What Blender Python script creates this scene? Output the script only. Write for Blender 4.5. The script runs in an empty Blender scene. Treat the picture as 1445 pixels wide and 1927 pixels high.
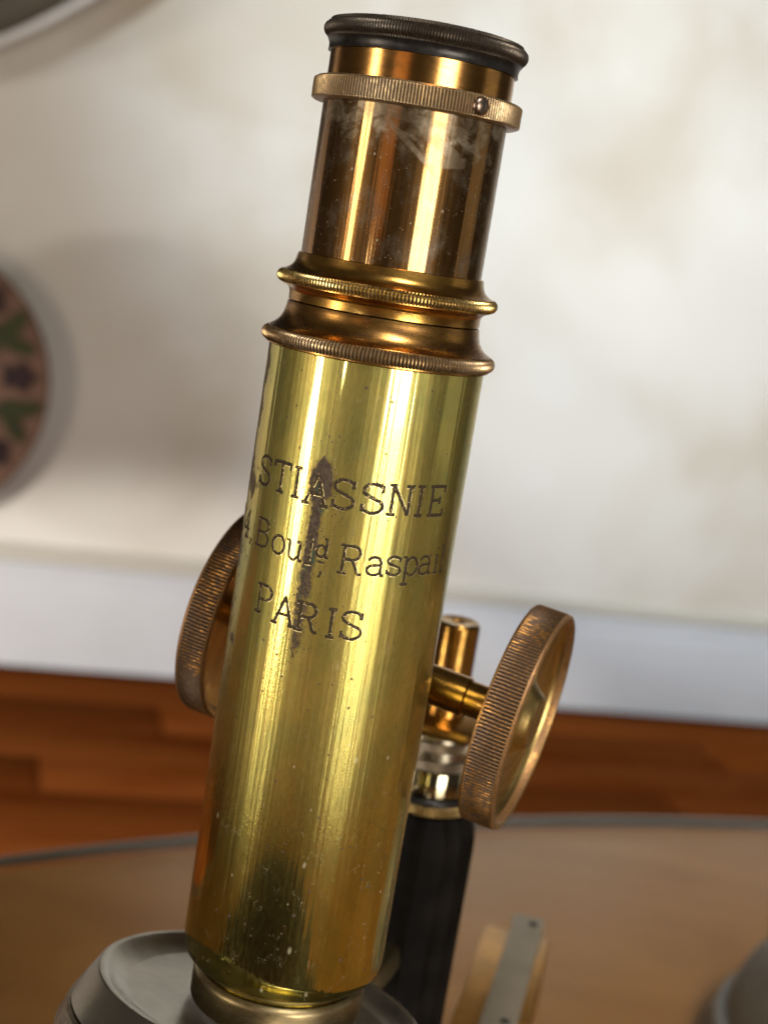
import bpy, bmesh, math, random
from mathutils import Vector, Matrix
random.seed(7)
R = math.radians
MM = 0.001
EYE = 0.300            # camera height above the glass table (z = 0)
sc = bpy.context.scene
col = sc.collection

# ------------------------------------------------------------------ camera
cam_d = bpy.data.cameras.new("camera"); cam = bpy.data.objects.new("camera", cam_d); col.objects.link(cam)
sc.camera = cam
pit, rol = R(10.6), R(9.2)
r0, u0, fw = Vector((1, 0, 0)), Vector((0, math.sin(pit), math.cos(pit))), Vector((0, math.cos(pit), -math.sin(pit)))
ex = math.cos(rol) * r0 + math.sin(rol) * u0
ey = -math.sin(rol) * r0 + math.cos(rol) * u0
m = Matrix((ex, ey, -fw)).transposed().to_4x4()
m.translation = Vector((0.0053, -0.2485, EYE))
cam.matrix_world = m
cam_d.sensor_fit = 'VERTICAL'; cam_d.sensor_height = 24.0
cam_d.lens = 24.0 * 2800 / 1927
cam_d.clip_start = 0.01; cam_d.clip_end = 60
cam_d.dof.use_dof = True; cam_d.dof.focus_distance = 0.234; cam_d.dof.aperture_fstop = cam_d.lens / 2.7

# ------------------------------------------------------------------ light
w = bpy.data.worlds.new("World"); sc.world = w; w.use_nodes = True
w.node_tree.nodes["Background"].inputs[0].default_value = (1.0, 0.86, 0.68, 1)
w.node_tree.nodes["Background"].inputs[1].default_value = 0.045
sc.view_settings.view_transform = 'Standard'; sc.view_settings.look = 'None'
sc.view_settings.exposure = 0.0; sc.view_settings.gamma = 1.0

def aim(o, target):
    d = Vector(target) - o.location
    o.rotation_euler = d.to_track_quat('-Z', 'Y').to_euler()

def area(name, az, dist, zlo, zhi, width, radiance, colour):
    """an upright window-like lamp; az = degrees to the right of the line from the tube to the camera"""
    a = R(az)
    d = bpy.data.lights.new(name, 'AREA'); d.shape = 'RECTANGLE'
    d.size = width; d.size_y = zhi - zlo
    d.energy = radiance * math.pi * width * (zhi - zlo); d.color = colour
    o = bpy.data.objects.new(name, d); col.objects.link(o)
    o.location = (dist * math.sin(a), -dist * math.cos(a), (zlo + zhi) / 2)
    aim(o, (0, 0, o.location.z))
    return o

def spot(name, loc, target, watts, cone, blend, rad, colour):
    d = bpy.data.lights.new(name, 'SPOT'); d.energy = watts; d.spot_size = R(cone); d.spot_blend = blend
    d.shadow_soft_size = rad; d.color = colour
    o = bpy.data.objects.new(name, d); col.objects.link(o); o.location = loc; aim(o, target)
    return o

FLOOR = -0.46
YAW = R(15.3)
WD = Vector((math.cos(YAW), math.sin(YAW), 0)); WN = Vector((math.sin(YAW), -math.cos(YAW), 0))   # along wall, out of wall
W0 = Vector((0, 2.149, 0))
def wpt(u, z, off=0.0):
    p = W0 + WD * u + WN * off
    return Vector((p.x, p.y, z))

# window panes of the room behind the camera, then two added fills, as upright lamps
area("window_lamp_main", 33, 2.2, -0.27, 0.66, 0.80, 18.5, (1.0, 0.93, 0.80))
area("window_lamp_side", -58, 2.0, FLOOR + 0.02, 0.66, 0.32, 17.0, (1.0, 0.86, 0.66))
area("window_lamp_small", -29, 2.6, 0.02, 0.24, 0.15, 24.0, (1.0, 0.97, 0.93))
area("orange_fill_lamp", -24, 2.8, 0.28, 1.1, 0.85, 0.65, (1.0, 0.52, 0.22))  # added orange panel standing in for lit furniture mirrored by the draw tube
area("right_fill_lamp", 98, 2.2, FLOOR + 0.1, 1.2, 0.95, 0.34, (1.0, 0.93, 0.76))  # added fill that brightens the right side of the tube
# sun through the window, raking the wall and lying on the floor; added fills for the table
spot("sun_patch_lamp", (-2.3, -0.4, 1.7), wpt(0.78, 0.20), 1080, 25, 1.0, 0.10, (0.85, 0.95, 1.0))
spot("sun_patch_lamp_low", (-2.0, -0.2, 1.2), wpt(0.50, 0.29), 150, 8, 1.0, 0.03, (1.0, 0.97, 0.96))
spot("sun_patch_lamp_high", (-2.1, -0.3, 1.5), wpt(0.60, 0.66), 260, 11, 1.0, 0.03, (0.92, 0.98, 1.0))
spot("wall_lamp", wpt(-4.0, -0.22, 0.62), wpt(-0.3, 0.0, 0.05), 330, 50, 0.6, 0.12, (1.0, 0.955, 0.88))
spot("low_sun_lamp", (-1.5, -0.6, 0.10), wpt(-0.30, -0.80), 235, 26, 0.25, 0.05, (1.0, 0.95, 0.87))
spot("skirting_lamp", (1.6, -1.0, 1.3), wpt(0.0, -0.36), 55, 24, 1.0, 0.4, (0.50, 0.70, 1.0))
spot("table_front_fill", (0.5, -1.9, 1.9), (0.05, -0.62, 0.0), 115, 34, 0.8, 0.25, (1.0, 0.98, 0.88))  # added to brighten the near part of the table that the tube mirrors
spot("floor_sun_lamp", (1.4, -2.4, 1.8), (-0.45, -0.9, FLOOR), 40, 30, 0.6, 0.05, (1.0, 0.90, 0.76))
spot("table_fill_lamp", (1.0, -1.2, 2.3), (0.40, 0.42, 0.0), 950, 21, 1.0, 0.6, (1.0, 0.92, 0.80))  # added to brighten the tabletop beyond the microscope

# ------------------------------------------------------------------ helpers
def tag(o, label=None, cat=None, group=None, kind=None):
    for k, v in (("label", label), ("category", cat), ("group", group), ("kind", kind)):
        if v: o[k] = v
    return o

def empty(name, loc, label, cat, group=None):
    o = bpy.data.objects.new(name, None); o.location = loc; o.empty_display_size = 0.02
    col.objects.link(o); return tag(o, label, cat, group)

def link(name, me, parent=None, mat=None, M=None):
    o = bpy.data.objects.new(name, me); col.objects.link(o)
    if mat is not None and not me.materials: me.materials.append(mat)
    if parent is not None: o.parent = parent
    if M is not None: o.matrix_local = M
    return o

def finish(bm, name, smooth=True, ang=32):
    bmesh.ops.recalc_face_normals(bm, faces=bm.faces)
    for f in bm.faces: f.smooth = smooth
    if smooth:
        for e in bm.edges:
            if len(e.link_faces) == 2 and e.calc_face_angle(0) > R(ang): e.smooth = False
    me = bpy.data.meshes.new(name); bm.to_mesh(me); bm.free(); return me

def lathe(name, prof, seg=96, teeth=0, closed=False, ang=32):
    """prof: list of (r, z[, tooth depth]) in mm; UV = (mm round the front, mm along the axis)"""
    if teeth: seg = teeth * 4
    bm = bmesh.new(); uvl = bm.loops.layers.uv.new("uv")
    gl = bm.verts.layers.float.new("groove")
    rings = []
    for p in prof:
        r, z = p[0], p[1]; a = p[2] if len(p) > 2 else 0
        ring = []
        for i in range(seg):
            rr = r
            if a: rr = r - a * (0.0, 0.35, 1.0, 0.35)[i % 4]
            t = 2 * math.pi * i / seg - math.pi
            ring.append(bm.verts.new((rr * math.sin(t) * MM, -rr * math.cos(t) * MM, z * MM)))
            ring[-1][gl] = (0.0, 0.35, 1.0, 0.35)[i % 4] if a else 0.0
        rings.append(ring)
    n = len(prof)
    for k in range(n if closed else n - 1):
        k2 = (k + 1) % n; A, B = rings[k], rings[k2]
        for i in range(seg):
            j = (i + 1) % seg
            f = bm.faces.new((A[i], A[j], B[j], B[i]))
            ii = (i, i + 1, i + 1, i); kk = (k, k, k2, k2)
            for lp, a_, b_ in zip(f.loops, ii, kk):
                lp[uvl].uv = ((2 * math.pi * a_ / seg - math.pi) * max(prof[b_][0], 1), prof[b_][1])
    if not closed:
        for ring in (rings[0], rings[-1]):
            try: bm.faces.new(ring)
            except ValueError: pass
    return finish(bm, name, True, ang)

def arc(r, z, rad, a0, a1, n, extra=()):
    return [(r + rad * math.cos(R(a0 + (a1 - a0) * i / n)), z + rad * math.sin(R(a0 + (a1 - a0) * i / n))) + tuple(extra) for i in range(n + 1)]

def curve(p0, p1, p2, n):
    """quadratic bezier between profile points"""
    return [((1-t)**2*p0[0] + 2*t*(1-t)*p1[0] + t*t*p2[0], (1-t)**2*p0[1] + 2*t*(1-t)*p1[1] + t*t*p2[1]) for t in [i / n for i in range(n + 1)]]

def box_bm(bm, sx, sy, sz, M=Matrix(), bev=0.0):
    g = bmesh.ops.create_cube(bm, size=1.0)
    bmesh.ops.scale(bm, vec=(sx, sy, sz), verts=g['verts'])
    if bev:
        es = {e for v in g['verts'] for e in v.link_edges}
        g2 = bmesh.ops.bevel(bm, geom=list(es), offset=bev, segments=2, affect='EDGES', profile=0.5)
        vs = {v for f in g2['faces'] for v in f.verts} | {v for v in g['verts'] if v.is_valid}
        allv = set(); stack = list(vs)
        while stack:
            v = stack.pop()
            if v in allv: continue
            allv.add(v); stack += [e.other_vert(v) for e in v.link_edges]
        bmesh.ops.transform(bm, matrix=M, verts=list(allv))
    else:
        bmesh.ops.transform(bm, matrix=M, verts=g['verts'])

def box(name, sx, sy, sz, bev=0.0, M=Matrix()):
    bm = bmesh.new(); box_bm(bm, sx, sy, sz, M, bev); return finish(bm, name, True, 25)

# ------------------------------------------------------------------ materials
class NT:
    def __init__(s, name):
        s.m = bpy.data.materials.new(name); s.m.use_nodes = True; s.t = s.m.node_tree
        s.t.nodes.clear(); s.out = s.t.nodes.new('ShaderNodeOutputMaterial')
    def n(s, typ, **kw):
        nd = s.t.nodes.new(typ)
        for k, v in kw.items(): setattr(nd, k, v)
        return nd
    def put(s, sock, v):
        if hasattr(v, 'node'): s.t.links.new(v, sock)
        elif v is not None:
            if sock.type == 'RGBA' and len(v) == 3: v = (*v, 1)
            sock.default_value = v
    def math(s, op, a, b=None, c=None, clamp=False):
        nd = s.n('ShaderNodeMath', operation=op, use_clamp=clamp)
        for i, v in enumerate((a, b, c)):
            if v is not None: s.put(nd.inputs[i], v)
        return nd.outputs[0]
    def mix(s, f, a, b):
        nd = s.n('ShaderNodeMix', data_type='RGBA'); s.put(nd.inputs[0], f); s.put(nd.inputs[6], a); s.put(nd.inputs[7], b); return nd.outputs[2]
    def mixf(s, f, a, b):
        nd = s.n('ShaderNodeMix', data_type='FLOAT'); s.put(nd.inputs[0], f); s.put(nd.inputs[2], a); s.put(nd.inputs[3], b); return nd.outputs[0]
    def ramp(s, f, lo, hi, a=0.0, b=1.0):
        nd = s.n('ShaderNodeMapRange', interpolation_type='SMOOTHSTEP'); s.put(nd.inputs[0], f)
        for i, v in zip((1, 2, 3, 4), (lo, hi, a, b)): s.put(nd.inputs[i], v)
        return nd.outputs[0]
    def coord(s, kind='UV'): return s.n('ShaderNodeTexCoord').outputs[kind]
    def sep(s, v):
        nd = s.n('ShaderNodeSeparateXYZ'); s.put(nd.inputs[0], v); return nd.outputs
    def comb(s, x, y, z=0.0):
        nd = s.n('ShaderNodeCombineXYZ')
        for i, v in enumerate((x, y, z)): s.put(nd.inputs[i], v)
        return nd.outputs[0]
    def scale(s, v, sc_, off=(0, 0, 0)):
        nd = s.n('ShaderNodeMapping'); s.put(nd.inputs[0], v); nd.inputs['Scale'].default_value = sc_; nd.inputs['Location'].default_value = off; return nd.outputs[0]
    def noise(s, v, scale=1.0, detail=3.0, rough=0.5, dist=0.0):
        nd = s.n('ShaderNodeTexNoise'); s.put(nd.inputs['Vector'], v)
        nd.inputs['Scale'].default_value = scale; nd.inputs['Detail'].default_value = detail
        nd.inputs['Roughness'].default_value = rough; nd.inputs['Distortion'].default_value = dist
        return nd.outputs['Fac']
    def voro(s, v, scale=1.0, rnd=1.0):
        nd = s.n('ShaderNodeTexVoronoi'); s.put(nd.inputs['Vector'], v); nd.inputs['Scale'].default_value = scale; nd.inputs['Randomness'].default_value = rnd
        return nd.outputs
    def bump(s, h, strength, dist=0.0001, normal=None):
        nd = s.n('ShaderNodeBump'); nd.inputs['Strength'].default_value = strength; nd.inputs['Distance'].default_value = dist
        s.put(nd.inputs['Height'], h)
        if normal is not None: s.put(nd.inputs['Normal'], normal)
        return nd.outputs[0]
    def bsdf(s, color, metallic=1.0, rough=0.3, normal=None, **kw):
        b = s.n('ShaderNodeBsdfPrincipled')
        s.put(b.inputs['Base Color'], color); s.put(b.inputs['Metallic'], metallic); s.put(b.inputs['Roughness'], rough)
        if normal is not None: s.put(b.inputs['Normal'], normal)
        for k, v in kw.items(): s.put(b.inputs[k.replace('_', ' ')], v)
        return b.outputs[0]
    def mixs(s, f, a, b):
        nd = s.n('ShaderNodeMixShader'); s.put(nd.inputs[0], f); s.put(nd.inputs[1], a); s.put(nd.inputs[2], b); return nd.outputs[0]
    def done(s, sh):
        s.t.links.new(sh, s.out.inputs[0]); return s.m

def mat_body_tube():
    t = NT("yellow_brass"); uv = t.coord(); u, v, _ = t.sep(uv)
    streak = t.noise(t.scale(uv, (1.1, 0.035, 1)), 1.0, 5, 0.6)
    cloud = t.noise(t.scale(uv, (0.16, 0.10, 1)), 1.0, 4, 0.6)
    fine = t.noise(t.scale(uv, (1.3, 0.9, 1)), 1.0, 5, 0.7)
    c = t.mix(t.ramp(cloud, 0.38, 0.66), (0.66, 0.565, 0.165), (0.53, 0.505, 0.16))
    c = t.mix(t.math('MULTIPLY', t.ramp(streak, 0.45, 0.75), 0.55), c, (0.64, 0.46, 0.16))
    c = t.mix(t.math('MULTIPLY', t.ramp(fine, 0.52, 0.75), 0.22), c, (0.42, 0.36, 0.11))
    base_c = c
    # grain of worn lacquer: sparkles inside the soft highlight
    grain = t.noise(t.scale(uv, (2.6, 2.2, 1)), 1.0, 3, 0.7)
    zone = t.math('MULTIPLY', t.ramp(v, -28, -44), t.ramp(v, -108, -88))
    # long shallow waviness, so that reflections run as uneven streaks
    wav = t.noise(t.scale(uv, (0.55, 0.012, 1)), 1.0, 2, 0.5)
    wav2 = t.noise(t.scale(uv, (1.6, 0.02, 1), (7, 3, 0)), 1.0, 2, 0.5)
    low = t.ramp(v, -55, -85)
    h = t.math('ADD', t.math('MULTIPLY', wav, 1.0), t.math('MULTIPLY', wav2, t.mixf(low, 0.12, 0.5)))
    nrm = t.bump(h, 0.25, 0.00045)
    nrm = t.bump(t.math('MULTIPLY', grain, t.mixf(zone, 0.10, 1.0)), 0.22, 0.00010, nrm)
    # pin-point corrosion
    vd = t.voro(t.scale(uv, (0.62, 0.62, 1)), 1.0)
    pits = t.math('MULTIPLY', t.ramp(vd[0], t.math('MULTIPLY_ADD', t.math('POWER', t.sep(vd[1])[1], 3.0), 0.19, 0.11), 0.06), t.ramp(t.math('ADD', t.sep(vd[1])[0], t.ramp(v, -45, -22, 0.0, 0.22)), 0.60, 0.62))
    vd2 = t.voro(t.scale(uv, (1.7, 1.7, 1), (3.3, 8.1, 0)), 1.0)
    near = t.math('MULTIPLY', t.ramp(t.math('ABSOLUTE', t.math('ADD', u, 4.6)), 5.0, 1.5), t.math('MULTIPLY', t.ramp(v, -78, -66), t.ramp(v, -30, -34)))
    pits2 = t.math('MULTIPLY', t.math('MULTIPLY', t.ramp(vd2[0], 0.26, 0.18), t.ramp(t.sep(vd2[1])[0], 0.45, 0.5)), near)
    # the long brown run: pointed leaf at the top, ragged stem below
    wob = t.math('MULTIPLY', t.math('SUBTRACT', t.noise(t.scale(uv, (0.8, 0.8, 1)), 1.0, 5, 0.65), 0.5), 2.2)
    du = t.math('ADD', t.math('ADD', u, 5.35), wob)
    dv = t.math('ADD', v, 40.2)
    leafw = t.math('MULTIPLY', t.ramp(dv, 5.0, 1.2), t.ramp(dv, -6.0, -1.0))
    leaf = t.ramp(t.math('SUBTRACT', t.math('MULTIPLY', leafw, 1.95), t.math('ABSOLUTE', du)), 0.02, 0.2)
    du2 = t.math('ADD', du, t.math('MULTIPLY', t.math('ADD', v, 44), -0.012))
    stw = t.math('MULTIPLY', t.math('MULTIPLY', t.ramp(v, -41.0, -42.5), t.ramp(v, -70.5, -64.0)), t.mixf(t.noise(t.scale(uv, (0.3, 0.35, 1)), 1.0, 4, 0.7), 0.55, 1.25))
    stem = t.math('MULTIPLY', t.ramp(t.math('SUBTRACT', stw, t.math('ABSOLUTE', du2)), -0.15, 0.12), t.ramp(v, -70.0, -69.0))
    brk = t.noise(t.scale(uv, (0.9, 0.7, 1), (5, 5, 0)), 1.0, 5, 0.7)
    run = t.math('MAXIMUM', leaf, t.math('MULTIPLY', stem, t.ramp(t.math('ADD', brk, t.ramp(v, -45, -66, 0.16, 0.0)), 0.40, 0.52)))
    halo = t.math('MULTIPLY', t.math('MAXIMUM', t.math('MULTIPLY', t.ramp(t.math('SUBTRACT', t.math('MULTIPLY', leafw, 1.95), t.math('ABSOLUTE', du)), -0.9, 0.1), t.ramp(leafw, 0.05, 0.3)), t.math('MULTIPLY', t.ramp(t.math('SUBTRACT', stw, t.math('ABSOLUTE', du2)), -0.8, 0.1), t.ramp(stw, 0.05, 0.4))), 0.55)
    # dull brown patches down the left edge
    en = t.noise(t.scale(uv, (0.30, 0.16, 1), (1.7, 0.4, 0)), 1.0, 6, 0.65)
    edge = t.math('MULTIPLY', t.ramp(u, -16.6, -21.0), t.ramp(t.math('ADD', en, t.ramp(u, -19, -26, 0.0, 0.12)), 0.58, 0.61))
    edge = t.math('MULTIPLY', edge, t.ramp(v, -84, -70))
    stain = t.math('MAXIMUM', run, t.math('MULTIPLY', edge, 0.9))
    sc_ = t.mix(t.ramp(fine, 0.35, 0.65), (0.035, 0.024, 0.017), (0.085, 0.060, 0.042))
    # green verdigris around the engraving
    vg = t.math('MULTIPLY', t.math('MULTIPLY', t.ramp(t.math('ABSOLUTE', t.math('ADD', u, 5.2)), 2.6, 0.8), t.ramp(t.noise(t.scale(uv, (0.55, 0.4, 1), (4, 9, 0)), 1, 3), 0.56, 0.66)), t.math('MULTIPLY', t.ramp(v, -67, -64), t.ramp(v, -39, -42)))
    sc_ = t.mix(vg, sc_, (0.035, 0.062, 0.035))
    stain = t.math('MAXIMUM', stain, t.math('MULTIPLY', vg, 0.7))
    # pale scuffs low on the tube
    vd3 = t.voro(t.scale(uv, (0.5, 0.26, 1), (11, 2, 0)), 1.0)
    scuff = t.math('MULTIPLY', t.math('MULTIPLY', t.ramp(t.math('ADD', vd3[0], t.math('MULTIPLY', t.math('SUBTRACT', fine, 0.5), 0.3)), t.math('MULTIPLY_ADD', t.math('POWER', t.sep(vd3[1])[1], 3.0), 0.18, 0.07), 0.04), t.ramp(t.math('ADD', t.sep(vd3[1])[0], t.math('MULTIPLY', t.math('SUBTRACT', cloud, 0.5), 1.0)), 0.60, 0.64)), t.ramp(v, -60, -78))
    hl = t.noise(t.scale(uv, (0.9, 0.35, 1), (2, 7, 0)), 1.0, 2, 0.5, 0.8)
    hair = t.math('MULTIPLY', t.ramp(t.math('ABSOLUTE', t.math('SUBTRACT', hl, 0.5)), 0.010, 0.003), t.ramp(t.noise(t.scale(uv, (0.35, 0.3, 1), (9, 4, 0)), 1.0, 3), 0.56, 0.64))
    scuff = t.math('MAXIMUM', scuff, t.math('MULTIPLY', hair, 0.6))
    c = t.mix(halo, c, (0.30, 0.20, 0.08))
    polish = t.bsdf(c, 1.0, 0.055, nrm)
    satin = t.bsdf(c, 1.0, t.math('MULTIPLY', t.mixf(fine, 0.36, 0.5), t.ramp(v, -115, -70, 0.82, 1.0)), nrm)
    metal = t.mixs(t.math('ADD', t.ramp(v, -120, -76, 0.04, 0.46), t.math('MULTIPLY', t.math('SUBTRACT', t.noise(t.scale(uv, (1.8, 0.5, 1), (6, 6, 0)), 1.0, 4, 0.7), 0.5), 0.35), clamp=True), polish, satin)
    dull = t.bsdf(sc_, 0.0, 0.6, nrm, Specular_IOR_Level=0.25)
    sh = t.mixs(stain, metal, dull)
    sh = t.mixs(t.math('MAXIMUM', pits, pits2), sh, t.bsdf((0.06, 0.038, 0.02), 0.0, 0.6, nrm))
    sh = t.mixs(t.math('MULTIPLY', scuff, 0.5), sh, t.bsdf((0.55, 0.5, 0.34), 0.3, 0.45, nrm))
    return t.done(sh)

def mat_draw_tube():
    t = NT("dark_lacquered_brass"); uv = t.coord(); u, v, _ = t.sep(uv)
    streak = t.noise(t.scale(uv, (1.4, 0.05, 1)), 1.0, 5, 0.6)
    cloud = t.noise(t.scale(uv, (0.22, 0.16, 1)), 1.0, 5, 0.65)
    c = t.mix(t.ramp(streak, 0.35, 0.7), (0.22, 0.115, 0.042), (0.35, 0.18, 0.058))
    c = t.mix(t.ramp(cloud, 0.5, 0.72), c, (0.20, 0.12, 0.075))
    wav = t.noise(t.scale(uv, (0.5, 0.012, 1)), 1.0, 2, 0.5)
    nrm = t.bump(wav, 0.2, 0.0004)
    nrm = t.bump(t.noise(t.scale(uv, (9, 0.5, 1)), 1.0, 2), 0.06, 0.00003, nrm)
    # worn, greyed band under the collar with broad wipes
    d1 = t.noise(t.scale(uv, (0.30, 0.34, 1), (2.1, 0.6, 0)), 1.0, 6, 0.62, 0.6)
    wear = t.ramp(t.math('ADD', d1, t.ramp(v, 4.0, 18.5, -0.30, 0.16)), 0.42, 0.80)
    # wipe marks
    def wipe(u0, v0, slope, half, u1, u2):
        d = t.math('ABSOLUTE', t.math('SUBTRACT', t.math('SUBTRACT', v, v0), t.math('MULTIPLY', t.math('SUBTRACT', u, u0), slope)))
        d = t.math('ADD', d, t.math('MULTIPLY', t.math('SUBTRACT', d1, 0.5), 1.2))
        k = t.ramp(d, half, half * 0.55)
        return t.math('MULTIPLY', k, t.math('MULTIPLY', t.ramp(u, u1 - 0.4, u1 + 0.4), t.ramp(u, u2 + 0.4, u2 - 0.4)))
    ws = [wipe(-2, 15, -0.78, 0.75, -3.5, 5.0), wipe(4, 14.6, -0.6, 1.5, 2.0, 8.6), wipe(7, 11.5, 0.15, 1.0, 4.2, 9.8), wipe(0, 17.2, -0.1, 0.9, -9, 9)]
    wp = ws[0]
    for q in ws[1:]: wp = t.math('MAXIMUM', wp, q)
    wear = t.math('MAXIMUM', wear, t.math('MULTIPLY', wp, 0.9))
    leftw = t.math('MULTIPLY', t.ramp(u, -13.5, -20.0), t.ramp(t.noise(t.scale(uv, (0.5, 0.12, 1)), 1, 4), 0.42, 0.6))
    edges = t.math('MULTIPLY', t.ramp(t.math('ABSOLUTE', u), 15.5, 21.5), t.ramp(t.noise(t.scale(uv, (0.4, 0.10, 1), (8, 1, 0)), 1, 4), 0.30, 0.55, 0.55, 1.0))
    wear = t.math('MAXIMUM', wear, t.math('MAXIMUM', t.math('MULTIPLY', leftw, 0.7), edges))
    vd = t.voro(t.scale(uv, (0.85, 0.70, 1)), 1.0)
    fleck = t.math('MULTIPLY', t.ramp(t.math('ADD', vd[0], t.math('MULTIPLY', t.math('SUBTRACT', cloud, 0.5), 0.3)), t.math('MULTIPLY_ADD', t.math('POWER', t.sep(vd[1])[1], 3.0), 0.24, 0.09), 0.04), t.ramp(t.math('ADD', t.sep(vd[1])[0], t.math('MULTIPLY', t.math('SUBTRACT', d1, 0.5), 1.2)), 0.60, 0.64))
    vd2 = t.voro(t.scale(uv, (2.6, 1.6, 1)), 1.0)
    fleck2 = t.math('MULTIPLY', t.ramp(vd2[0], 0.20, 0.12), t.ramp(t.sep(vd2[1])[0], 0.80, 0.83))
    fleck = t.math('MAXIMUM', fleck, t.math('MULTIPLY', fleck2, 0.7))
    metal = t.mixs(0.19, t.bsdf(c, 1.0, 0.08, nrm), t.bsdf(c, 1.0, 0.36, nrm))
    wear = t.math('MAXIMUM', wear, t.ramp(cloud, 0.45, 0.72, 0.0, 0.30))
    grey = t.bsdf(t.mix(t.ramp(d1, 0.4, 0.7), (0.14, 0.105, 0.065), (0.30, 0.25, 0.18)), 0.6, 0.36, nrm)
    sh = t.mixs(t.math('MULTIPLY', wear, t.mixf(t.ramp(cloud, 0.35, 0.65), 0.6, 0.92)), metal, grey)
    sh = t.mixs(t.math('MULTIPLY', fleck, 0.85), sh, t.bsdf((0.30, 0.26, 0.20), 0.3, 0.5, nrm))
    return t.done(sh)

def mat_turned(name, c1, c2, rough=0.24, dark=(0.10, 0.06, 0.03), amount=0.5, sc_=(0.5, 1.6)):
    """turned and aged brass: fine tool rings, brown tarnish"""
    t = NT(name); uv = t.coord(); u, v, _ = t.sep(uv)
    n1 = t.noise(t.scale(uv, (0.25, 0.5, 1)), 1.0, 5, 0.6)
    n2 = t.noise(t.scale(uv, (sc_[0], sc_[1], 1), (3, 1, 0)), 1.0, 5, 0.65)
    rings = t.noise(t.scale(uv, (0.02, 9.0, 1)), 1.0, 2)
    c = t.mix(t.ramp(n1, 0.35, 0.65), c1, c2)
    c = t.mix(t.math('MULTIPLY', t.ramp(n2, 0.50, 0.68), amount), c, dark)
    nrm = t.bump(rings, 0.10, 0.00004)
    nrm = t.bump(n2, 0.05, 0.0001, nrm)
    return t.done(t.bsdf(c, 1.0, t.mixf(n2, rough * 0.75, rough * 1.5), nrm))

def mat_knurl(name, c1, dark, cut=0.5, soft=0.06, rough=0.36):
    """knurled bronze: dark tarnish blotches that break along the ridges"""
    t = NT(name); uv = t.coord(); u, v, _ = t.sep(uv)
    ob = t.coord('Object')
    n1 = t.noise(t.scale(uv, (1.5, 0.75, 1)), 1.0, 6, 0.75)
    n2 = t.noise(t.scale(ob, (90, 90, 90)), 1.0, 3, 0.6)
    f = t.ramp(t.math('ADD', t.math('MULTIPLY', n1, 0.6), t.math('MULTIPLY', n2, 0.4)), cut - soft, cut + soft)
    f2 = t.noise(t.scale(uv, (2.2, 1.5, 1)), 1.0, 3)
    c = t.mix(f, c1, dark)
    c = t.mix(t.math('MULTIPLY', t.ramp(f2, 0.5, 0.7), 0.35), c, (c1[0]*1.25, c1[1]*1.25, c1[2]*1.3))
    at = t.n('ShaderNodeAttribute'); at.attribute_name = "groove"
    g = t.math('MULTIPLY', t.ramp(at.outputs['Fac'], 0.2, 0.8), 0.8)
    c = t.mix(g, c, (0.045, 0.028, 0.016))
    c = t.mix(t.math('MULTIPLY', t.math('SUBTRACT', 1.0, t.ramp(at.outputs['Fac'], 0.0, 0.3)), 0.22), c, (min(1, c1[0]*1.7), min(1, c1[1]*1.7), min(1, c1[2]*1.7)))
    return t.done(t.bsdf(c, t.math('MULTIPLY', t.mixf(f, 1.0, 0.55), t.mixf(g, 1.0, 0.5)), t.mixf(f, rough, 0.5), t.bump(f2, 0.05, 0.0001)))

def mat_plain(name, c, metallic=0.0, rough=0.5, var=0.15, ns=60.0, bump=0.05, dist=0.0002, **kw):
    t = NT(name); ob = t.coord('Object')
    n = t.noise(ob, ns, 5, 0.6)
    c2 = tuple(min(1, k * (1 + var)) for k in c); c1 = tuple(k * (1 - var) for k in c)
    return t.done(t.bsdf(t.mix(t.ramp(n, 0.3, 0.7), c1, c2), metallic, t.mixf(n, rough * 0.85, rough * 1.15), t.bump(n, bump, dist), **kw))

M = {}
M['body'] = mat_body_tube()
M['draw'] = mat_draw_tube()
M['ring'] = mat_turned("amber_brass", (0.56, 0.33, 0.075), (0.42, 0.22, 0.06), 0.22, (0.16, 0.085, 0.04), 0.6)
M['ring2'] = mat_turned("brown_brass", (0.46, 0.245, 0.065), (0.33, 0.17, 0.06), 0.24, (0.12, 0.075, 0.05), 0.65)
M['sleeve'] = mat_turned("golden_brass", (0.55, 0.285, 0.085), (0.45, 0.235, 0.075), 0.16, (0.22, 0.12, 0.05), 0.35)
M['knurl_dark'] = mat_knurl("grey_bronze_knurl", (0.085, 0.072, 0.058), (0.04, 0.035, 0.032), 0.50, 0.12, 0.34)
M['knurl_ring'] = mat_knurl("bronze_knurl", (0.38, 0.27, 0.15), (0.19, 0.135, 0.08), 0.50, 0.12, 0.30)
M['knurl_bead'] = mat_knurl("amber_knurl", (0.50, 0.36, 0.14), (0.20, 0.12, 0.06), 0.56, 0.10, 0.26)
M['knurl_bead2'] = mat_knurl("brown_knurl", (0.40, 0.28, 0.15), (0.14, 0.095, 0.07), 0.52, 0.10, 0.28)
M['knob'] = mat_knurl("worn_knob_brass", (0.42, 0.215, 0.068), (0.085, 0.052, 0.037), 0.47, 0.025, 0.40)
M['knob_face'] = mat_turned("knob_face_brass", (0.52, 0.38, 0.15), (0.42, 0.29, 0.11), 0.30, (0.10, 0.065, 0.035), 0.45)
M['rim'] = mat_turned("knob_rim_brass", (0.62, 0.38, 0.13), (0.52, 0.30, 0.10), 0.26, (0.12, 0.07, 0.04), 0.5)
M['blk'] = mat_plain("blackened_brass", (0.030, 0.028, 0.028), 0.7, 0.34, 0.3, 900)
M['ebon'] = mat_plain("black_lacquer", (0.005, 0.004, 0.0035), 0.0, 0.6, 0.5, 120, 0.10, Specular_IOR_Level=0.05)
M['steel'] = mat_plain('dull_nickel', (0.30, 0.275, 0.235), 0.95, 0.30, 0.18, 90, 0.04)
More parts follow.
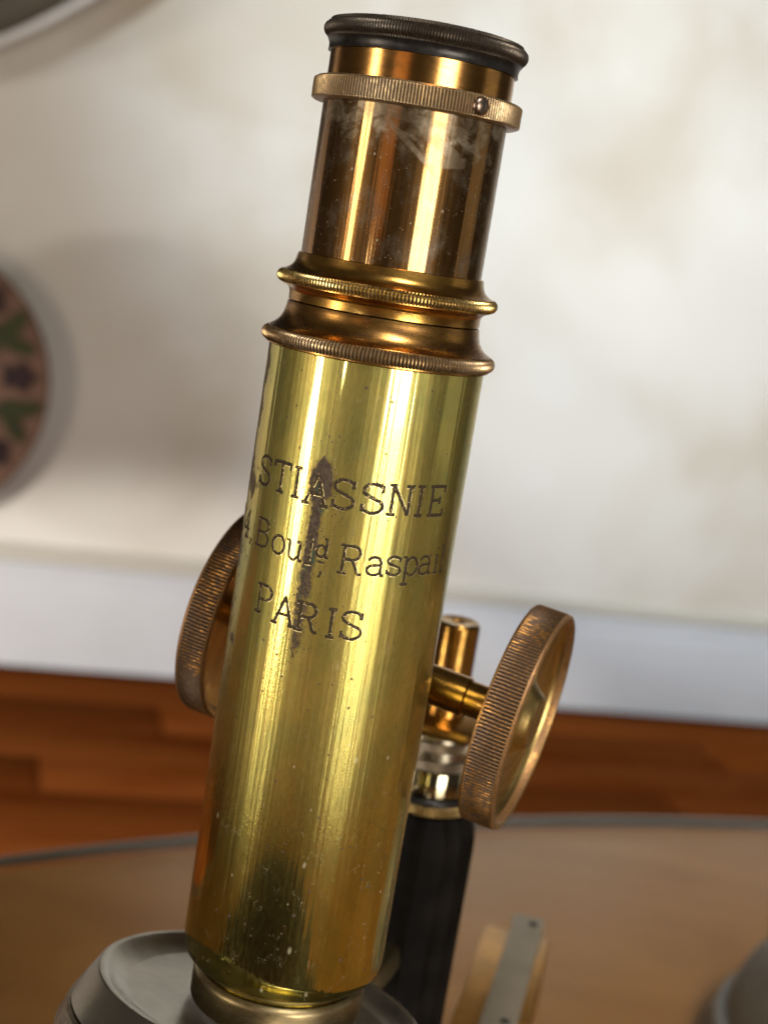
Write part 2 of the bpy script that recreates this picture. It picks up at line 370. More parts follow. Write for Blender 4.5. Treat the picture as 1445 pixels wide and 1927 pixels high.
M['steel2'] = mat_turned("pitted_nickel", (0.40, 0.35, 0.27), (0.26, 0.22, 0.17), 0.34, (0.09, 0.065, 0.05), 0.7, (1.2, 1.2))
M['screw'] = mat_plain("blued_steel", (0.26, 0.19, 0.15), 1.0, 0.30, 0.25, 900)
M['slot'] = mat_plain("slot_black", (0.012, 0.010, 0.010), 0.0, 0.7, 0.2, 900)  # near-black for the screw slot bar and the holder's screws
M['shaft'] = mat_turned("shaft_brass", (0.52, 0.30, 0.08), (0.42, 0.23, 0.06), 0.20, (0.12, 0.07, 0.03), 0.4)
M['paleb'] = mat_turned("pale_brass", (0.55, 0.45, 0.26), (0.42, 0.34, 0.19), 0.30, (0.14, 0.09, 0.05), 0.5)

M['nosering'] = mat_turned('dull_tan_brass', (0.33, 0.26, 0.15), (0.25, 0.19, 0.10), 0.34, (0.10, 0.065, 0.035), 0.5)
M['paleb2'] = mat_turned('silvered_brass', (0.42, 0.38, 0.30), (0.34, 0.30, 0.24), 0.2, (0.12, 0.10, 0.08), 0.4)
M['knurl_grey'] = mat_knurl('grey_knurl', (0.34, 0.28, 0.21), (0.15, 0.12, 0.10), 0.54, 0.12, 0.32)
M['chrome'] = mat_plain('dark_polished_steel', (0.42, 0.36, 0.24), 1.0, 0.07, 0.05, 300, 0.02)
def mat_engrave():
    t = NT("engraved_groove"); ob = t.coord('Object')
    n = t.noise(ob, 2600, 3, 0.7)
    k = t.ramp(n, 0.56, 0.66)
    return t.done(t.mixs(t.math('MULTIPLY', k, 0.6), t.bsdf((0.036, 0.026, 0.015), 0.0, 0.6, Specular_IOR_Level=0.15), t.bsdf((0.55, 0.42, 0.20), 1.0, 0.22, t.bump(n, 0.6, 0.0002))))
M['engrave'] = mat_engrave()
M['lip_glint'] = mat_plain('bright_lip_strip', (0.78, 0.66, 0.34), 1.0, 0.34, 0.2, 2500, 0.3)

# ------------------------------------------------------------------ the place: floor, wall, skirting
def mat_wood():
    t = NT("red_brown_floor_wood"); ob = t.coord('Object')
    rnd = t.n('ShaderNodeObjectInfo').outputs['Random']
    x, y, z = t.sep(ob)
    v = t.comb(t.math('ADD', x, t.math('MULTIPLY', rnd, 13.0)), y, 0.0)
    g = t.noise(t.scale(v, (2.2, 28, 1)), 1.0, 5, 0.6, 0.4)
    k = t.noise(t.scale(v, (3.0, 7.0, 1)), 1.0, 4, 0.6)
    c = t.mix(t.ramp(g, 0.3, 0.7), (0.175, 0.048, 0.011), (0.215, 0.062, 0.014))
    c = t.mix(t.ramp(k, 0.45, 0.75), c, (0.14, 0.031, 0.004))
    c = t.mix(t.math('MULTIPLY', rnd, 0.25), c, (0.13, 0.030, 0.005))
    return t.done(t.bsdf(c, 0.0, t.mixf(g, 0.42, 0.55), t.bump(g, 0.1, 0.0006), Specular_IOR_Level=0.0))
def mat_wall():
    t = NT("mottled_wall"); ob = t.coord('Object')
    a = t.noise(ob, 2.2, 3, 0.5, 0.2)
    b = t.noise(t.scale(ob, (1, 1, 1), (5, 2, 1)), 7.5, 5, 0.6)
    c = t.mix(t.ramp(a, 0.38, 0.68), (0.735, 0.705, 0.66), (0.60, 0.535, 0.45))  # noise clouds the base colour between cream and tan
    c = t.mix(t.math('MULTIPLY', t.ramp(b, 0.45, 0.75), 0.35), c, (0.80, 0.79, 0.765))
    return t.done(t.bsdf(c, 0.0, 0.85, t.bump(t.noise(ob, 160, 4), 0.05, 0.001)))
M['wood'] = mat_wood(); M['wall'] = mat_wall()
M['paint'] = mat_plain("white_skirting_paint", (0.60, 0.615, 0.66), 0.0, 0.4, 0.04, 4)
M['under'] = mat_plain("floor_underlay", (0.03, 0.012, 0.006), 0.0, 0.8, 0.2, 10)

FM = Matrix.Translation(W0) @ Matrix.Rotation(YAW, 4, 'Z')      # x along the wall, -y into the room
floor = link("floor", box("floor", 6.0, 6.6, 0.04), None, M['wood'], FM @ Matrix.Translation((0, -3.2, FLOOR - 0.034)))
tag(floor, kind="structure")
PW, PL = 0.118, 0.92
plank_me = box("plank", PL - 0.003, PW - 0.003, 0.014, 0.0012); plank_me.materials.append(M['wood'])
for row in range(20):
    off = (row * 0.37) % PL
    for k in range(-2, 3):
        o = link("plank", plank_me, floor)
        o.matrix_parent_inverse = Matrix()
        o.location = (k * PL + off - 0.25, 3.2 - 0.022 - PW * (row + 0.5), 0.0265)
wall = link("wall", box("wall", 5.0, 0.10, 2.6), None, M['wall'], FM @ Matrix.Translation((0, 0.067, FLOOR + 1.3)))
tag(wall, kind="structure")
bm = bmesh.new()
sk = [(0, 0), (-0.016, 0), (-0.016, 0.150), (-0.014, 0.158), (-0.013, 0.160), (-0.013, 0.178), (-0.010, 0.186), (0, 0.188)]
va = [bm.verts.new((-2.5, 0.0165 + y, z)) for y, z in sk]; vb = [bm.verts.new((2.5, 0.0165 + y, z)) for y, z in sk]
for i in range(len(sk)): bm.faces.new((va[i], va[(i+1) % len(sk)], vb[(i+1) % len(sk)], vb[i]))
bm.faces.new(va); bm.faces.new(vb)
M['mould'] = mat_plain("beige_moulding_paint", (0.56, 0.53, 0.47), 0.0, 0.5, 0.05, 4)
skirt = link("skirting_board", finish(bm, "skirting_board", True, 20), None, M['paint'], FM @ Matrix.Translation((0, 0, FLOOR)) @ Matrix.Diagonal((1, 1, 0.90, 1)))
tag(skirt, kind="structure")
bm = bmesh.new()
sk = [(0, 0.1885), (-0.010, 0.1885), (-0.012, 0.192), (-0.012, 0.206), (-0.006, 0.214), (0, 0.216)]
va = [bm.verts.new((-2.5, 0.0165 + y, z)) for y, z in sk]; vb = [bm.verts.new((2.5, 0.0165 + y, z)) for y, z in sk]
for i in range(len(sk)): bm.faces.new((va[i], va[(i+1) % len(sk)], vb[(i+1) % len(sk)], vb[i]))
bm.faces.new(va); bm.faces.new(vb)
link("moulding", finish(bm, "moulding", True, 20), skirt, M['mould'], Matrix())

# ------------------------------------------------------------------ glass table
def mat_glass():
    t = NT("clear_table_glass")
    fr = t.n('ShaderNodeFresnel'); t.put(fr.inputs['IOR'], t.mixf(t.n('ShaderNodeNewGeometry').outputs['Backfacing'], 1.5, 1 / 1.5))
    tr = t.n('ShaderNodeBsdfTransparent'); tr.inputs[0].default_value = (0.93, 0.96, 0.94, 1)
    gl = t.n('ShaderNodeBsdfGlossy'); gl.inputs['Roughness'].default_value = 0.16
    return t.done(t.mixs(t.math('MULTIPLY', fr.outputs[0], 0.6), tr.outputs[0], gl.outputs[0]))
M['glass'] = mat_glass()
def mat_board():
    t = NT("tan_table_wood"); ob = t.coord('Object')
    g = t.noise(t.scale(ob, (3.0, 26, 1)), 1.0, 4, 0.6, 0.3)
    k = t.noise(ob, 7.0, 3, 0.5)
    c = t.mix(t.ramp(g, 0.3, 0.7), (0.35, 0.150, 0.050), (0.42, 0.19, 0.065))
    c = t.mix(t.math('MULTIPLY', t.ramp(k, 0.52, 0.70), 0.6), c, (0.26, 0.10, 0.03))
    return t.done(t.bsdf(c, 0.0, 0.5, Specular_IOR_Level=0.0))
M['board'] = mat_board()
def mat_edge():
    t = NT("green_grey_glass_edge")
    return t.done(t.bsdf((0.11, 0.12, 0.115), 0.0, 0.2))
M['gedge'] = mat_edge()
M['gdark'] = mat_plain('dark_green_glass_edge', (0.035, 0.042, 0.036), 0.0, 0.2, 0.2, 8)
TC = Vector((0.638, -0.631, 0)); TR = 1.2706
table = empty("glass_table", (TC.x, TC.y, FLOOR), "large round tan wooden table under a sheet of glass with grey edge", "table")
bm = bmesh.new(); n = 256
top = [bm.verts.new((TR * math.cos(2*math.pi*i/n), TR * math.sin(2*math.pi*i/n), -0.0001)) for i in range(n)]
bot = [bm.verts.new((v.co.x, v.co.y, -0.0050)) for v in top]
bm.faces.new(top); bm.faces.new(bot)
me = finish(bm, "tabletop", False); me.materials.append(M['glass'])
link("tabletop", me, table, None, Matrix.Translation((0, 0, -FLOOR)))
bm = bmesh.new()
ins = [[], [], []]
for rr, zz, L in ((TR + 0.0002, 0.0003, ins[0]), (TR - 0.0020, 0.0008, ins[1]), (TR - 0.0050, 0.0004, ins[2])):
    L += [bm.verts.new((rr * math.cos(2*math.pi*i/n), rr * math.sin(2*math.pi*i/n), zz)) for i in range(n)]
for a_, b_ in zip(ins, ins[1:]):
    for i in range(n): bm.faces.new((a_[i], a_[(i+1) % n], b_[(i+1) % n], b_[i]))
rows = []
for rr, zz in ((TR + 0.0002, -0.0048), (TR + 0.0010, -0.0040), (TR + 0.0010, -0.0014), (TR + 0.0002, -0.0006)):
    rows.append([bm.verts.new((rr * math.cos(2*math.pi*i/n), rr * math.sin(2*math.pi*i/n), zz)) for i in range(n)])
for a_, b_ in zip(rows, rows[1:]):
    for i in range(n): bm.faces.new((a_[i], a_[(i+1) % n], b_[(i+1) % n], b_[i]))
me = finish(bm, "glass_edge", True, 60); me.materials.append(M['gedge']); me.materials.append(M['gdark'])
for p in me.polygons:
    if p.center.z > 0 and math.hypot(p.center.x, p.center.y) < TR - 0.0026: p.material_index = 1
link("glass_edge", me, table, None, Matrix.Translation((0, 0, -FLOOR)))
link("table_board", lathe("table_board", [(10, -30), (1268, -30), (1270, -28), (1270, -6.6), (1269, -5.8), (10, -5.8)], 256, ang=40), table, M['board'], Matrix.Translation((0, 0, -FLOOR)))
link("pedestal", lathe("pedestal", [(10, 0), (320, 0), (320, 20), (90, 40), (60, 60), (60, 400), (160, 420), (160, 429), (10, 429)], 64), table, M['steel'])

# ------------------------------------------------------------------ wall things
PLC = wpt(-0.766, EYE - 0.323, 0.0)
WM = Matrix((WD, Vector((0, 0, 1)), WN)).transposed().to_4x4()      # local x along wall, y up, z out of wall
def wall_mat(p):
    a = WM.copy(); a.translation = p; return a
M['pot'] = mat_plain("tan_glazed_earthenware", (0.125, 0.062, 0.037), 0.0, 0.8, 0.3, 14)
M['leafgreen'] = mat_plain("green_glaze", (0.030, 0.032, 0.008), 0.0, 0.9, 0.3, 60)
M['plum'] = mat_plain("plum_glaze", (0.022, 0.008, 0.009), 0.0, 0.9, 0.3, 60)
plate = empty("floral_plate", PLC, "round tan plate painted with dark flowers and green leaves hanging at left edge", "plate")
plate.matrix_world = wall_mat(PLC)
prof = [(2, 6), (120, 6), (128, 10), (150, 26), (205, 44), (214, 47), (218, 44), (212, 38), (160, 18), (140, 2), (2, 2)]
pm = lathe("dish", prof, 96, closed=True, ang=40)
link("dish", pm, plate, M['pot'], Matrix())
def flat(name, pts, z, mat, parent):
    bm = bmesh.new(); lo = [bm.verts.new((x, y, zz)) for x, y, zz in pts]
    hi = [bm.verts.new((x, y, zz + 0.0012)) for x, y, zz in pts]
    bm.faces.new(hi); bm.faces.new(lo)
    for i in range(len(pts)): bm.faces.new((lo[i], lo[(i+1) % len(pts)], hi[(i+1) % len(pts)], hi[i]))
    return link(name, finish(bm, name, False), parent, mat)
def plate_h(x, y):
    r = math.hypot(x, y) / MM
    for (r1, z1), (r2, z2) in (((0, 6), (120, 6)), ((120, 6), (128, 10)), ((128, 10), (150, 26)), ((150, 26), (205, 44)), ((205, 44), (216, 47))):
        if r <= r2: return (z1 + (z2 - z1) * (r - r1) / (r2 - r1)) * MM + 0.0006
    return 0.047
def blob(name, cx, cy, rx, ry, rot, mat, lobes=0, pointed=False):
    pts = []
    for i in range(20):
        a = 2 * math.pi * i / 20
        k = 1 + (0.22 * math.cos(lobes * a) if lobes else 0)
        x, y = rx * k * math.cos(a), ry * k * math.sin(a)
        if pointed: y *= 1 - 0.6 * abs(math.cos(a)) ** 3
        xx, yy = cx + x * math.cos(rot) - y * math.sin(rot), cy + x * math.sin(rot) + y * math.cos(rot)
        pts.append((xx, yy, plate_h(xx, yy)))
    flat(name, pts, 0, mat, plate)
for i in range(9):
    a = R(-158 + i * 40 + 6)
    blob("painted_flower", 0.172 * math.cos(a), 0.172 * math.sin(a), 0.026, 0.021, a, M['plum'], 5)
    for s, rr, tilt in ((15, 0.180, 0.9), (22, 0.158, -0.7), (-15, 0.188, -1.0)):
        b = a + R(s)
        blob("painted_leaf", rr * math.cos(b), rr * math.sin(b), 0.027, 0.013, b + 1.57 + tilt, M['leafgreen'], 0, True)

# big oval frame, only its lower edge in view
M['frame'] = mat_plain("brown_frame_wood", (0.085, 0.065, 0.04), 0.0, 0.5, 0.2, 20)
M['bead'] = mat_plain("white_bead_paint", (0.85, 0.85, 0.86), 0.0, 0.35, 0.05, 20)
M['darkpane'] = mat_plain("dark_canvas", (0.012, 0.014, 0.016), 0.0, 0.6, 0.3, 20)
FC = wpt(-1.145, 1.25, 0.001)
frame = empty("round_frame", FC, "big round dark picture in a brown frame with a white outer bead at top left", "picture frame")
frame.matrix_world = wall_mat(FC)
FR = 901.0
def band(name, prof, mat):
    link(name, lathe(name, prof, 180, closed=True, ang=50), frame, mat, Matrix())
band("canvas", [(1, 1), (FR - 46, 1), (FR - 46, 14), (1, 14)], M['darkpane'])
band("frame_ring", [(FR - 46.5, 0.5), (FR - 0.5, 0.5), (FR - 0.5, 22), (FR - 10, 27), (FR - 50, 27), (FR - 45, 22)], M['frame'])
band("outer_bead", [(FR, 1), (FR + 11, 1), (FR + 13, 12), (FR + 9, 22), (FR, 24)], M['bead'])

# ------------------------------------------------------------------ microscope
scope = empty("microscope", (0, 0, 0), "antique brass microscope with engraved maker's name on its upright tube", "microscope")
def Z(t): return EYE / MM + t
def part(name, prof, mat, parent=scope, seg=128, teeth=0, ang=32, closed=True, zoff=0.0):
    """profile heights t are mm relative to the eye line; the object's origin sits on that line"""
    return link(name, lathe(name, prof, seg, teeth, closed, ang), parent, mat, Matrix.Translation((0, 0, EYE)) if parent is scope else None)

# eyepiece
part("eyepiece_cap", [(5.5, 30.2), (9.0, 31.3), (14.6, 31.75)] + [(15.6, 31.5, .0)] + arc(15.35, 29.95, 1.22, 72, -62, 8, (0.26,)) +
     [(15.75, 28.55)] + curve((15.6, 28.3), (15.0, 27.6), (15.25, 26.75), 5) + [(14.6, 26.75), (14.6, 26.0), (5.5, 26.0)], M['knurl_dark'], teeth=210, ang=40)
cap = col.objects["eyepiece_cap"]
# black undercut of the cap
part("cap_neck", [(15.72, 28.46)] + curve((15.68, 28.4), (15.2, 27.7), (15.42, 26.72), 5) + [(14.7, 26.68), (14.7, 28.46)], M['blk'], cap, 128)
part("eye_lens", [(0.5, 30.0), (3.0, 29.8), (5.4, 29.2), (5.4, 28.6), (0.5, 28.4)], mat_plain("lens_glass", (0.02, 0.02, 0.025), 0.0, 0.05, 0.1, 10), cap, 48)
part("eyepiece_sleeve", [(14.96, 26.66), (14.96, 21.0), (13.9, 21.0), (13.9, 26.66)], M['sleeve'])
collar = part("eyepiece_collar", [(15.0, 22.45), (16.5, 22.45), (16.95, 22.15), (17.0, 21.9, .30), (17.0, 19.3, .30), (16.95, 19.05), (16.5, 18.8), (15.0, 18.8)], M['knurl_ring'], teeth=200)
sa = R(36.3)
SM = Matrix.Rotation(sa, 4, 'Z') @ Matrix.Translation((0, -0.01695, 0.02065)) @ Matrix.Rotation(R(90), 4, 'X')
scr = link("screw", lathe("screw", [(0.05, 0.62), (0.75, 0.56), (1.25, 0.34), (1.48, 0.0), (1.48, -0.5), (0.05, -0.5)], 32, ang=60), collar, M['screw'], SM)
link("screw_slot", box("screw_slot", 0.00026, 0.0023, 0.0003), collar, M['slot'], SM @ Matrix.Rotation(R(-12), 4, 'Z') @ Matrix.Translation((0, 0, 0.00052)))
part("draw_tube", [(14.98, 18.78), (14.98, -9.0), (13.9, -9.0), (13.9, 18.78)], M['draw'])
# two flared knurled rings
r1 = part("flared_ring", [(15.0, -5.7), (15.15, -5.5), (15.42, -5.6), (15.5, -6.0)] + curve((15.6, -6.4), (15.8, -8.0), (17.55, -8.55), 8) +
     [(17.7, -8.65)] + [(17.62, -10.7)] + curve((17.5, -10.75), (16.1, -11.1), (15.95, -12.0), 6) + [(15.92, -13.25), (15.0, -13.25)], M['ring'])
part("knurled_bead", arc(17.3, -9.6, 1.1, 68, -68, 10, (0.42,)) + [(17.0, -10.6), (17.0, -8.7)], M['knurl_bead'], r1, teeth=190, ang=45)
r2 = part("flared_ring", [(15.0, -13.6), (15.6, -13.42), (15.95, -13.5), (16.05, -13.9)] + curve((16.1, -14.2), (16.4, -16.9), (18.55, -17.85), 9) +
     [(18.6, -17.95), (18.6, -20.5), (18.02, -20.75), (15.0, -20.8)], M['ring2'])
part("knurled_bead", arc(18.35, -19.15, 1.22, 75, -75, 10, (0.42,)) + [(18.0, -20.2), (18.0, -18.0)], M['knurl_bead2'], r2, teeth=200, ang=45)
tube = part("body_tube", [(17.2, -20.6), (18.0, -20.6), (18.0, -126.0), (17.93, -127.2), (17.7, -128.3), (17.25, -129.1), (16.6, -129.6), (15.0, -131.0), (14.6, -131.6), (13.0, -131.6), (13.0, -124.0), (17.2, -122.0)], M['body'], seg=160)
part("nose_ring", [(13.2, -131.75), (14.7, -131.75), (15.3, -132.3), (15.5, -133.0), (15.5, -137.5), (13.2, -137.5)], M['nosering'])

# engraving: single-stroke slab letters, laid into the tube
def ell(cx, cy, rx, ry, a0, a1, n=12):
    return [(cx + rx * math.cos(R(a0 + (a1 - a0) * i / n)), cy + ry * math.sin(R(a0 + (a1 - a0) * i / n))) for i in range(n + 1)]
def S_(wd=0.62, h=1.0):
    p = ell(wd/2, 0.75*h, wd*0.44, 0.24*h, 30, 200, 9) + [(wd*0.2, 0.60*h), (wd*0.5, 0.51*h), (wd*0.8, 0.42*h)] + ell(wd/2, 0.25*h, wd*0.46, 0.245*h, 30, -155, 9)
    return [p, [(wd*0.9, 0.98*h), (wd*0.9, 0.72*h)], [(wd*0.07, 0.02*h), (wd*0.07, 0.27*h)]]
def ser(x, y, hw=0.13): return [(x - hw, y), (x + hw, y)]
G = {
 'S': (0.62, S_()),
 'T': (0.66, [[(0.33, 0), (0.33, 1)], [(0.02, 1), (0.64, 1)], [(0.02, 1), (0.02, 0.80)], [(0.64, 1), (0.64, 0.80)], ser(0.33, 0)]),
 'I': (0.30, [[(0.15, 0), (0.15, 1)], ser(0.15, 0, 0.15), ser(0.15, 1, 0.15)]),
 'A': (0.72, [[(0.08, 0), (0.36, 1), (0.64, 0)], [(0.18, 0.36), (0.54, 0.36)], ser(0.08, 0, 0.11), ser(0.64, 0, 0.11)]),
 'N': (0.74, [[(0.12, 0), (0.12, 1)], [(0.12, 1), (0.62, 0)], [(0.62, 0), (0.62, 1)], ser(0.10, 1, 0.10), ser(0.12, 0), ser(0.62, 1)]),
 'E': (0.64, [[(0.10, 0), (0.10, 1)], [(0.0, 1), (0.60, 1), (0.60, 0.80)], [(0.0, 0), (0.60, 0), (0.60, 0.22)], [(0.10, 0.52), (0.42, 0.52)], [(0.42, 0.64), (0.42, 0.40)]]),
 'B': (0.62, [[(0.10, 0), (0.10, 1)], [(0.0, 1), (0.34, 1)] + ell(0.34, 0.76, 0.22, 0.24, 90, -90, 8) + [(0.10, 0.52)], [(0.34, 0.52)] + ell(0.34, 0.26, 0.25, 0.26, 90, -90, 8) + [(0.0, 0)]]),
 'P': (0.62, [[(0.12, 0), (0.12, 1)], [(0.0, 1), (0.36, 1)] + ell(0.36, 0.74, 0.24, 0.26, 90, -90, 8) + [(0.12, 0.48)], ser(0.12, 0)]),
 'R': (0.70, [[(0.12, 0), (0.12, 1)], [(0.0, 1), (0.36, 1)] + ell(0.36, 0.75, 0.23, 0.25, 90, -90, 8) + [(0.12, 0.50)], [(0.36, 0.50), (0.46, 0.32), (0.54, 0.06), (0.60, 0.0), (0.68, 0.03)], ser(0.12, 0)]),
 'o': (0.52, [ell(0.26, 0.33, 0.23, 0.33, 0, 360, 18)]),
 'u': (0.60, [[(0.02, 0.66), (0.13, 0.66), (0.13, 0.22)] + ell(0.28, 0.20, 0.15, 0.20, 180, 300, 7) + [(0.46, 0.16)], [(0.36, 0.66), (0.47, 0.66), (0.47, 0), (0.58, 0)]]),
 'l': (0.26, [[(0.02, 1), (0.14, 1), (0.14, 0)], ser(0.14, 0, 0.12)]),
 'd': (0.56, [ell(0.24, 0.30, 0.20, 0.30, 0, 360, 16), [(0.34, 0.95), (0.45, 0.95), (0.45, 0), (0.56, 0)]]),
 'a': (0.56, [ell(0.25, 0.46, 0.19, 0.20, 165, 0, 8) + [(0.44, 0.10), (0.48, 0.0), (0.56, 0.02)], [(0.44, 0.38), (0.26, 0.36)] + ell(0.24, 0.18, 0.20, 0.18, 100, 360, 12)]),
 's': (0.48, S_(0.48, 0.68)),
 'p': (0.60, [[(0.02, 0.66), (0.14, 0.66), (0.14, -0.34)], ell(0.34, 0.33, 0.21, 0.33, 0, 360, 16), ser(0.14, -0.34)]),
 'i': (0.26, [[(0.02, 0.66), (0.14, 0.66), (0.14, 0)], ser(0.14, 0, 0.12), [(0.13, 0.90), (0.15, 0.96)]]),
 '2': (0.56, [ell(0.27, 0.74, 0.22, 0.25, 170, -30, 9) + [(0.06, 0.0), (0.52, 0.0), (0.52, 0.14)]]),
 '0': (0.56, [ell(0.28, 0.5, 0.22, 0.5, 0, 360, 20)]),
 '4': (0.60, [[(0.44, 0), (0.44, 1), (0.04, 0.30), (0.58, 0.30)], ser(0.44, 0, 0.11)]),
 '_': (0.42, [[(0.02, 0.0), (0.40, 0.0)]]),
 ',': (0.2, [[(0.10, 0.06), (0.12, 0.0), (0.05, -0.16)]]),
 '.': (0.2, [[(0.10, 0.03), (0.11, 0.0)]]),
}
RT = 18.0
def letter(ch, th, base, h, wd=0.42, sx=1.0):
    """engrave a glyph centred on angle th (deg, from the front to the right) with its foot at height base (mm)"""
    gw, strokes = G[ch]
    bm = bmesh.new(); jit = random.Random(hash((ch, round(th))) & 0xffff if False else int(th * 10) + ord(ch))
    for si, st in enumerate(strokes):
        if sx == 1.0 and ch not in 'Iil_,.': sx = 1.24
        pts = [((x - gw / 2) * h * sx, base + y * h) for x, y in st]
        # resample so the stroke can wander like a hand-cut line
        q = [pts[0]]
        for a_, b_ in zip(pts, pts[1:]):
            L = math.dist(a_, b_); k = max(1, int(L / 0.35))
            for i in range(1, k + 1): q.append((a_[0] + (b_[0]-a_[0])*i/k, a_[1] + (b_[1]-a_[1])*i/k))
        q = [(x + jit.uniform(-.035, .035), y + jit.uniform(-.035, .035)) for x, y in q]
        lift = 0.012 + si * 0.008
        rows = []
        for i, (x, y) in enumerate(q):
            a_, b_ = q[max(0, i-1)], q[min(len(q)-1, i+1)]
            dx, dy = b_[0]-a_[0], b_[1]-a_[1]; L = math.hypot(dx, dy) or 1
            nx, ny = -dy / L, dx / L
            hw = wd / 2 * jit.uniform(0.82, 1.15)
            row = []
            for s, up in ((-1, 0.0), (-0.45, 0.035), (0.45, 0.035), (1, 0.0)):
                X, Y = x + nx*hw*s, y + ny*hw*s
                t = R(th) + X / RT; rr = RT + lift + up
                row.append(bm.verts.new((rr*math.sin(t)*MM, -rr*math.cos(t)*MM, Y*MM)))
            rows.append(row)
        for A, B in zip(rows, rows[1:]):
            for j in range(3): bm.faces.new((A[j], A[j+1], B[j+1], B[j]))
        # pale strip along the lower right side: painted glint on the cut's lip
        rows = []
        for i, (x, y) in enumerate(q):
            a_, b_ = q[max(0, i-1)], q[min(len(q)-1, i+1)]
            dx, dy = b_[0]-a_[0], b_[1]-a_[1]; L = math.hypot(dx, dy) or 1
            nx, ny = -dy / L, dx / L
            if nx - ny < 0: nx, ny = -nx, -ny
            o2 = wd * jit.uniform(0.66, 0.80); row = []
            for d_, up in ((wd * 0.25, 0.0), (o2, 0.0)):
                X, Y = x + nx*d_, y + ny*d_; t = R(th) + X / RT; rr = RT + 0.005 + si * 0.0008
                row.append(bm.verts.new((rr*math.sin(t)*MM, -rr*math.cos(t)*MM, Y*MM)))
            rows.append(row)
        for A, B in zip(rows, rows[1:]):
            if jit.random() < 0.8: bm.faces.new((A[0], A[1], B[1], B[0])).material_index = 1
    me = finish(bm, "engraved_letter", True, 60)
    # normals outward
    me.materials.append(M['engrave']); me.materials.append(M['lip_glint'])
    o = link("engraved_letter", me, tube)
    return o
for ch, th, b in (('S', -55.2, -43.25), ('T', -40.8, -43.35), ('I', -30.4, -43.45), ('A', -18.9, -43.85), ('S', -4.4, -43.75), ('S', 10.5, -43.75), ('N', 25.2, -43.6), ('I', 36.5, -43.5), ('E', 48.5, -43.45)):
    letter(ch, th, b, 4.75, 0.56)
for ch, th, b in (('2', -93, -52.6), ('0', -81, -52.8), ('4', -69, -52.95), (',', -60.5, -53.0), ('B', -49.0, -53.1), ('o', -36.2, -53.3), ('u', -26.0, -53.45), ('l', -17.4, -53.45), ('R', 4.5, -53.9), ('a', 17.2, -53.7), ('s', 27.3, -53.45), ('p', 37.2, -53.4), ('a', 47.6, -53.3), ('i', 56.6, -53.25), ('l', 62.6, -53.3)):
    letter(ch, th, b, 4.5, 0.50)
letter('d', -10.9, -52.0, 3.1, 0.5); letter('_', -10.9, -52.85, 3.0, 0.40)
letter(',', -10.3, -54.6, 4.5, 0.40); letter('.', 16.5, -55.0, 4.0, 0.4)
for ch, th, b in (('P', -40.6, -63.65), ('A', -26.6, -64.35), ('R', -13.3, -64.5), ('I', -0.6, -64.7), ('S', 10.0, -64.6)):
    letter(ch, th, b, 4.6, 0.54)

# revolving nosepiece: a dished plate leaning away from the camera, with its lower shell
nz = Vector((math.sin(R(5.72)), math.sin(R(9.37)), 1)).normalized()
nx_ = Vector((1, 0, 0)); nx_ = (nx_ - nz * nx_.dot(nz)).normalized(); ny_ = nz.cross(nx_)
NM = Matrix((nx_, ny_, nz)).transposed().to_4x4(); NM.translation = Vector((-0.0025, -0.0002, EYE - 0.138))
nose = link("revolving_nosepiece", lathe("revolving_nosepiece", [(3, -2.5), (23.5, -2.3), (24.3, -2.2)] + curve((24.3, -2.2), (26.5, -1.7), (28.6, -0.05), 4) + [(28.9, 0.05), (29.7, 0.02), (30.1, -0.3), (33.2, -6.3), (33.0, -6.6), (31, -6.6), (3, -6.6)], 160, ang=28), scope, M['steel'], NM)
link("lower_shell", lathe("lower_shell", [(3, -7.0), (33.2, -7.0), (33.8, -7.5), (35.0, -11.5), (34.4, -13.5), (20, -18), (3, -18)], 160, ang=28), nose, M['steel2'], Matrix())
obj_ = link("objective", lathe("objective", [(2, -18), (11, -18), (11, -26), (9, -27), (9, -44), (5, -56), (2, -56)], 64), nose, M['shaft'], Matrix.Translation((0.0025, 0, 0)))

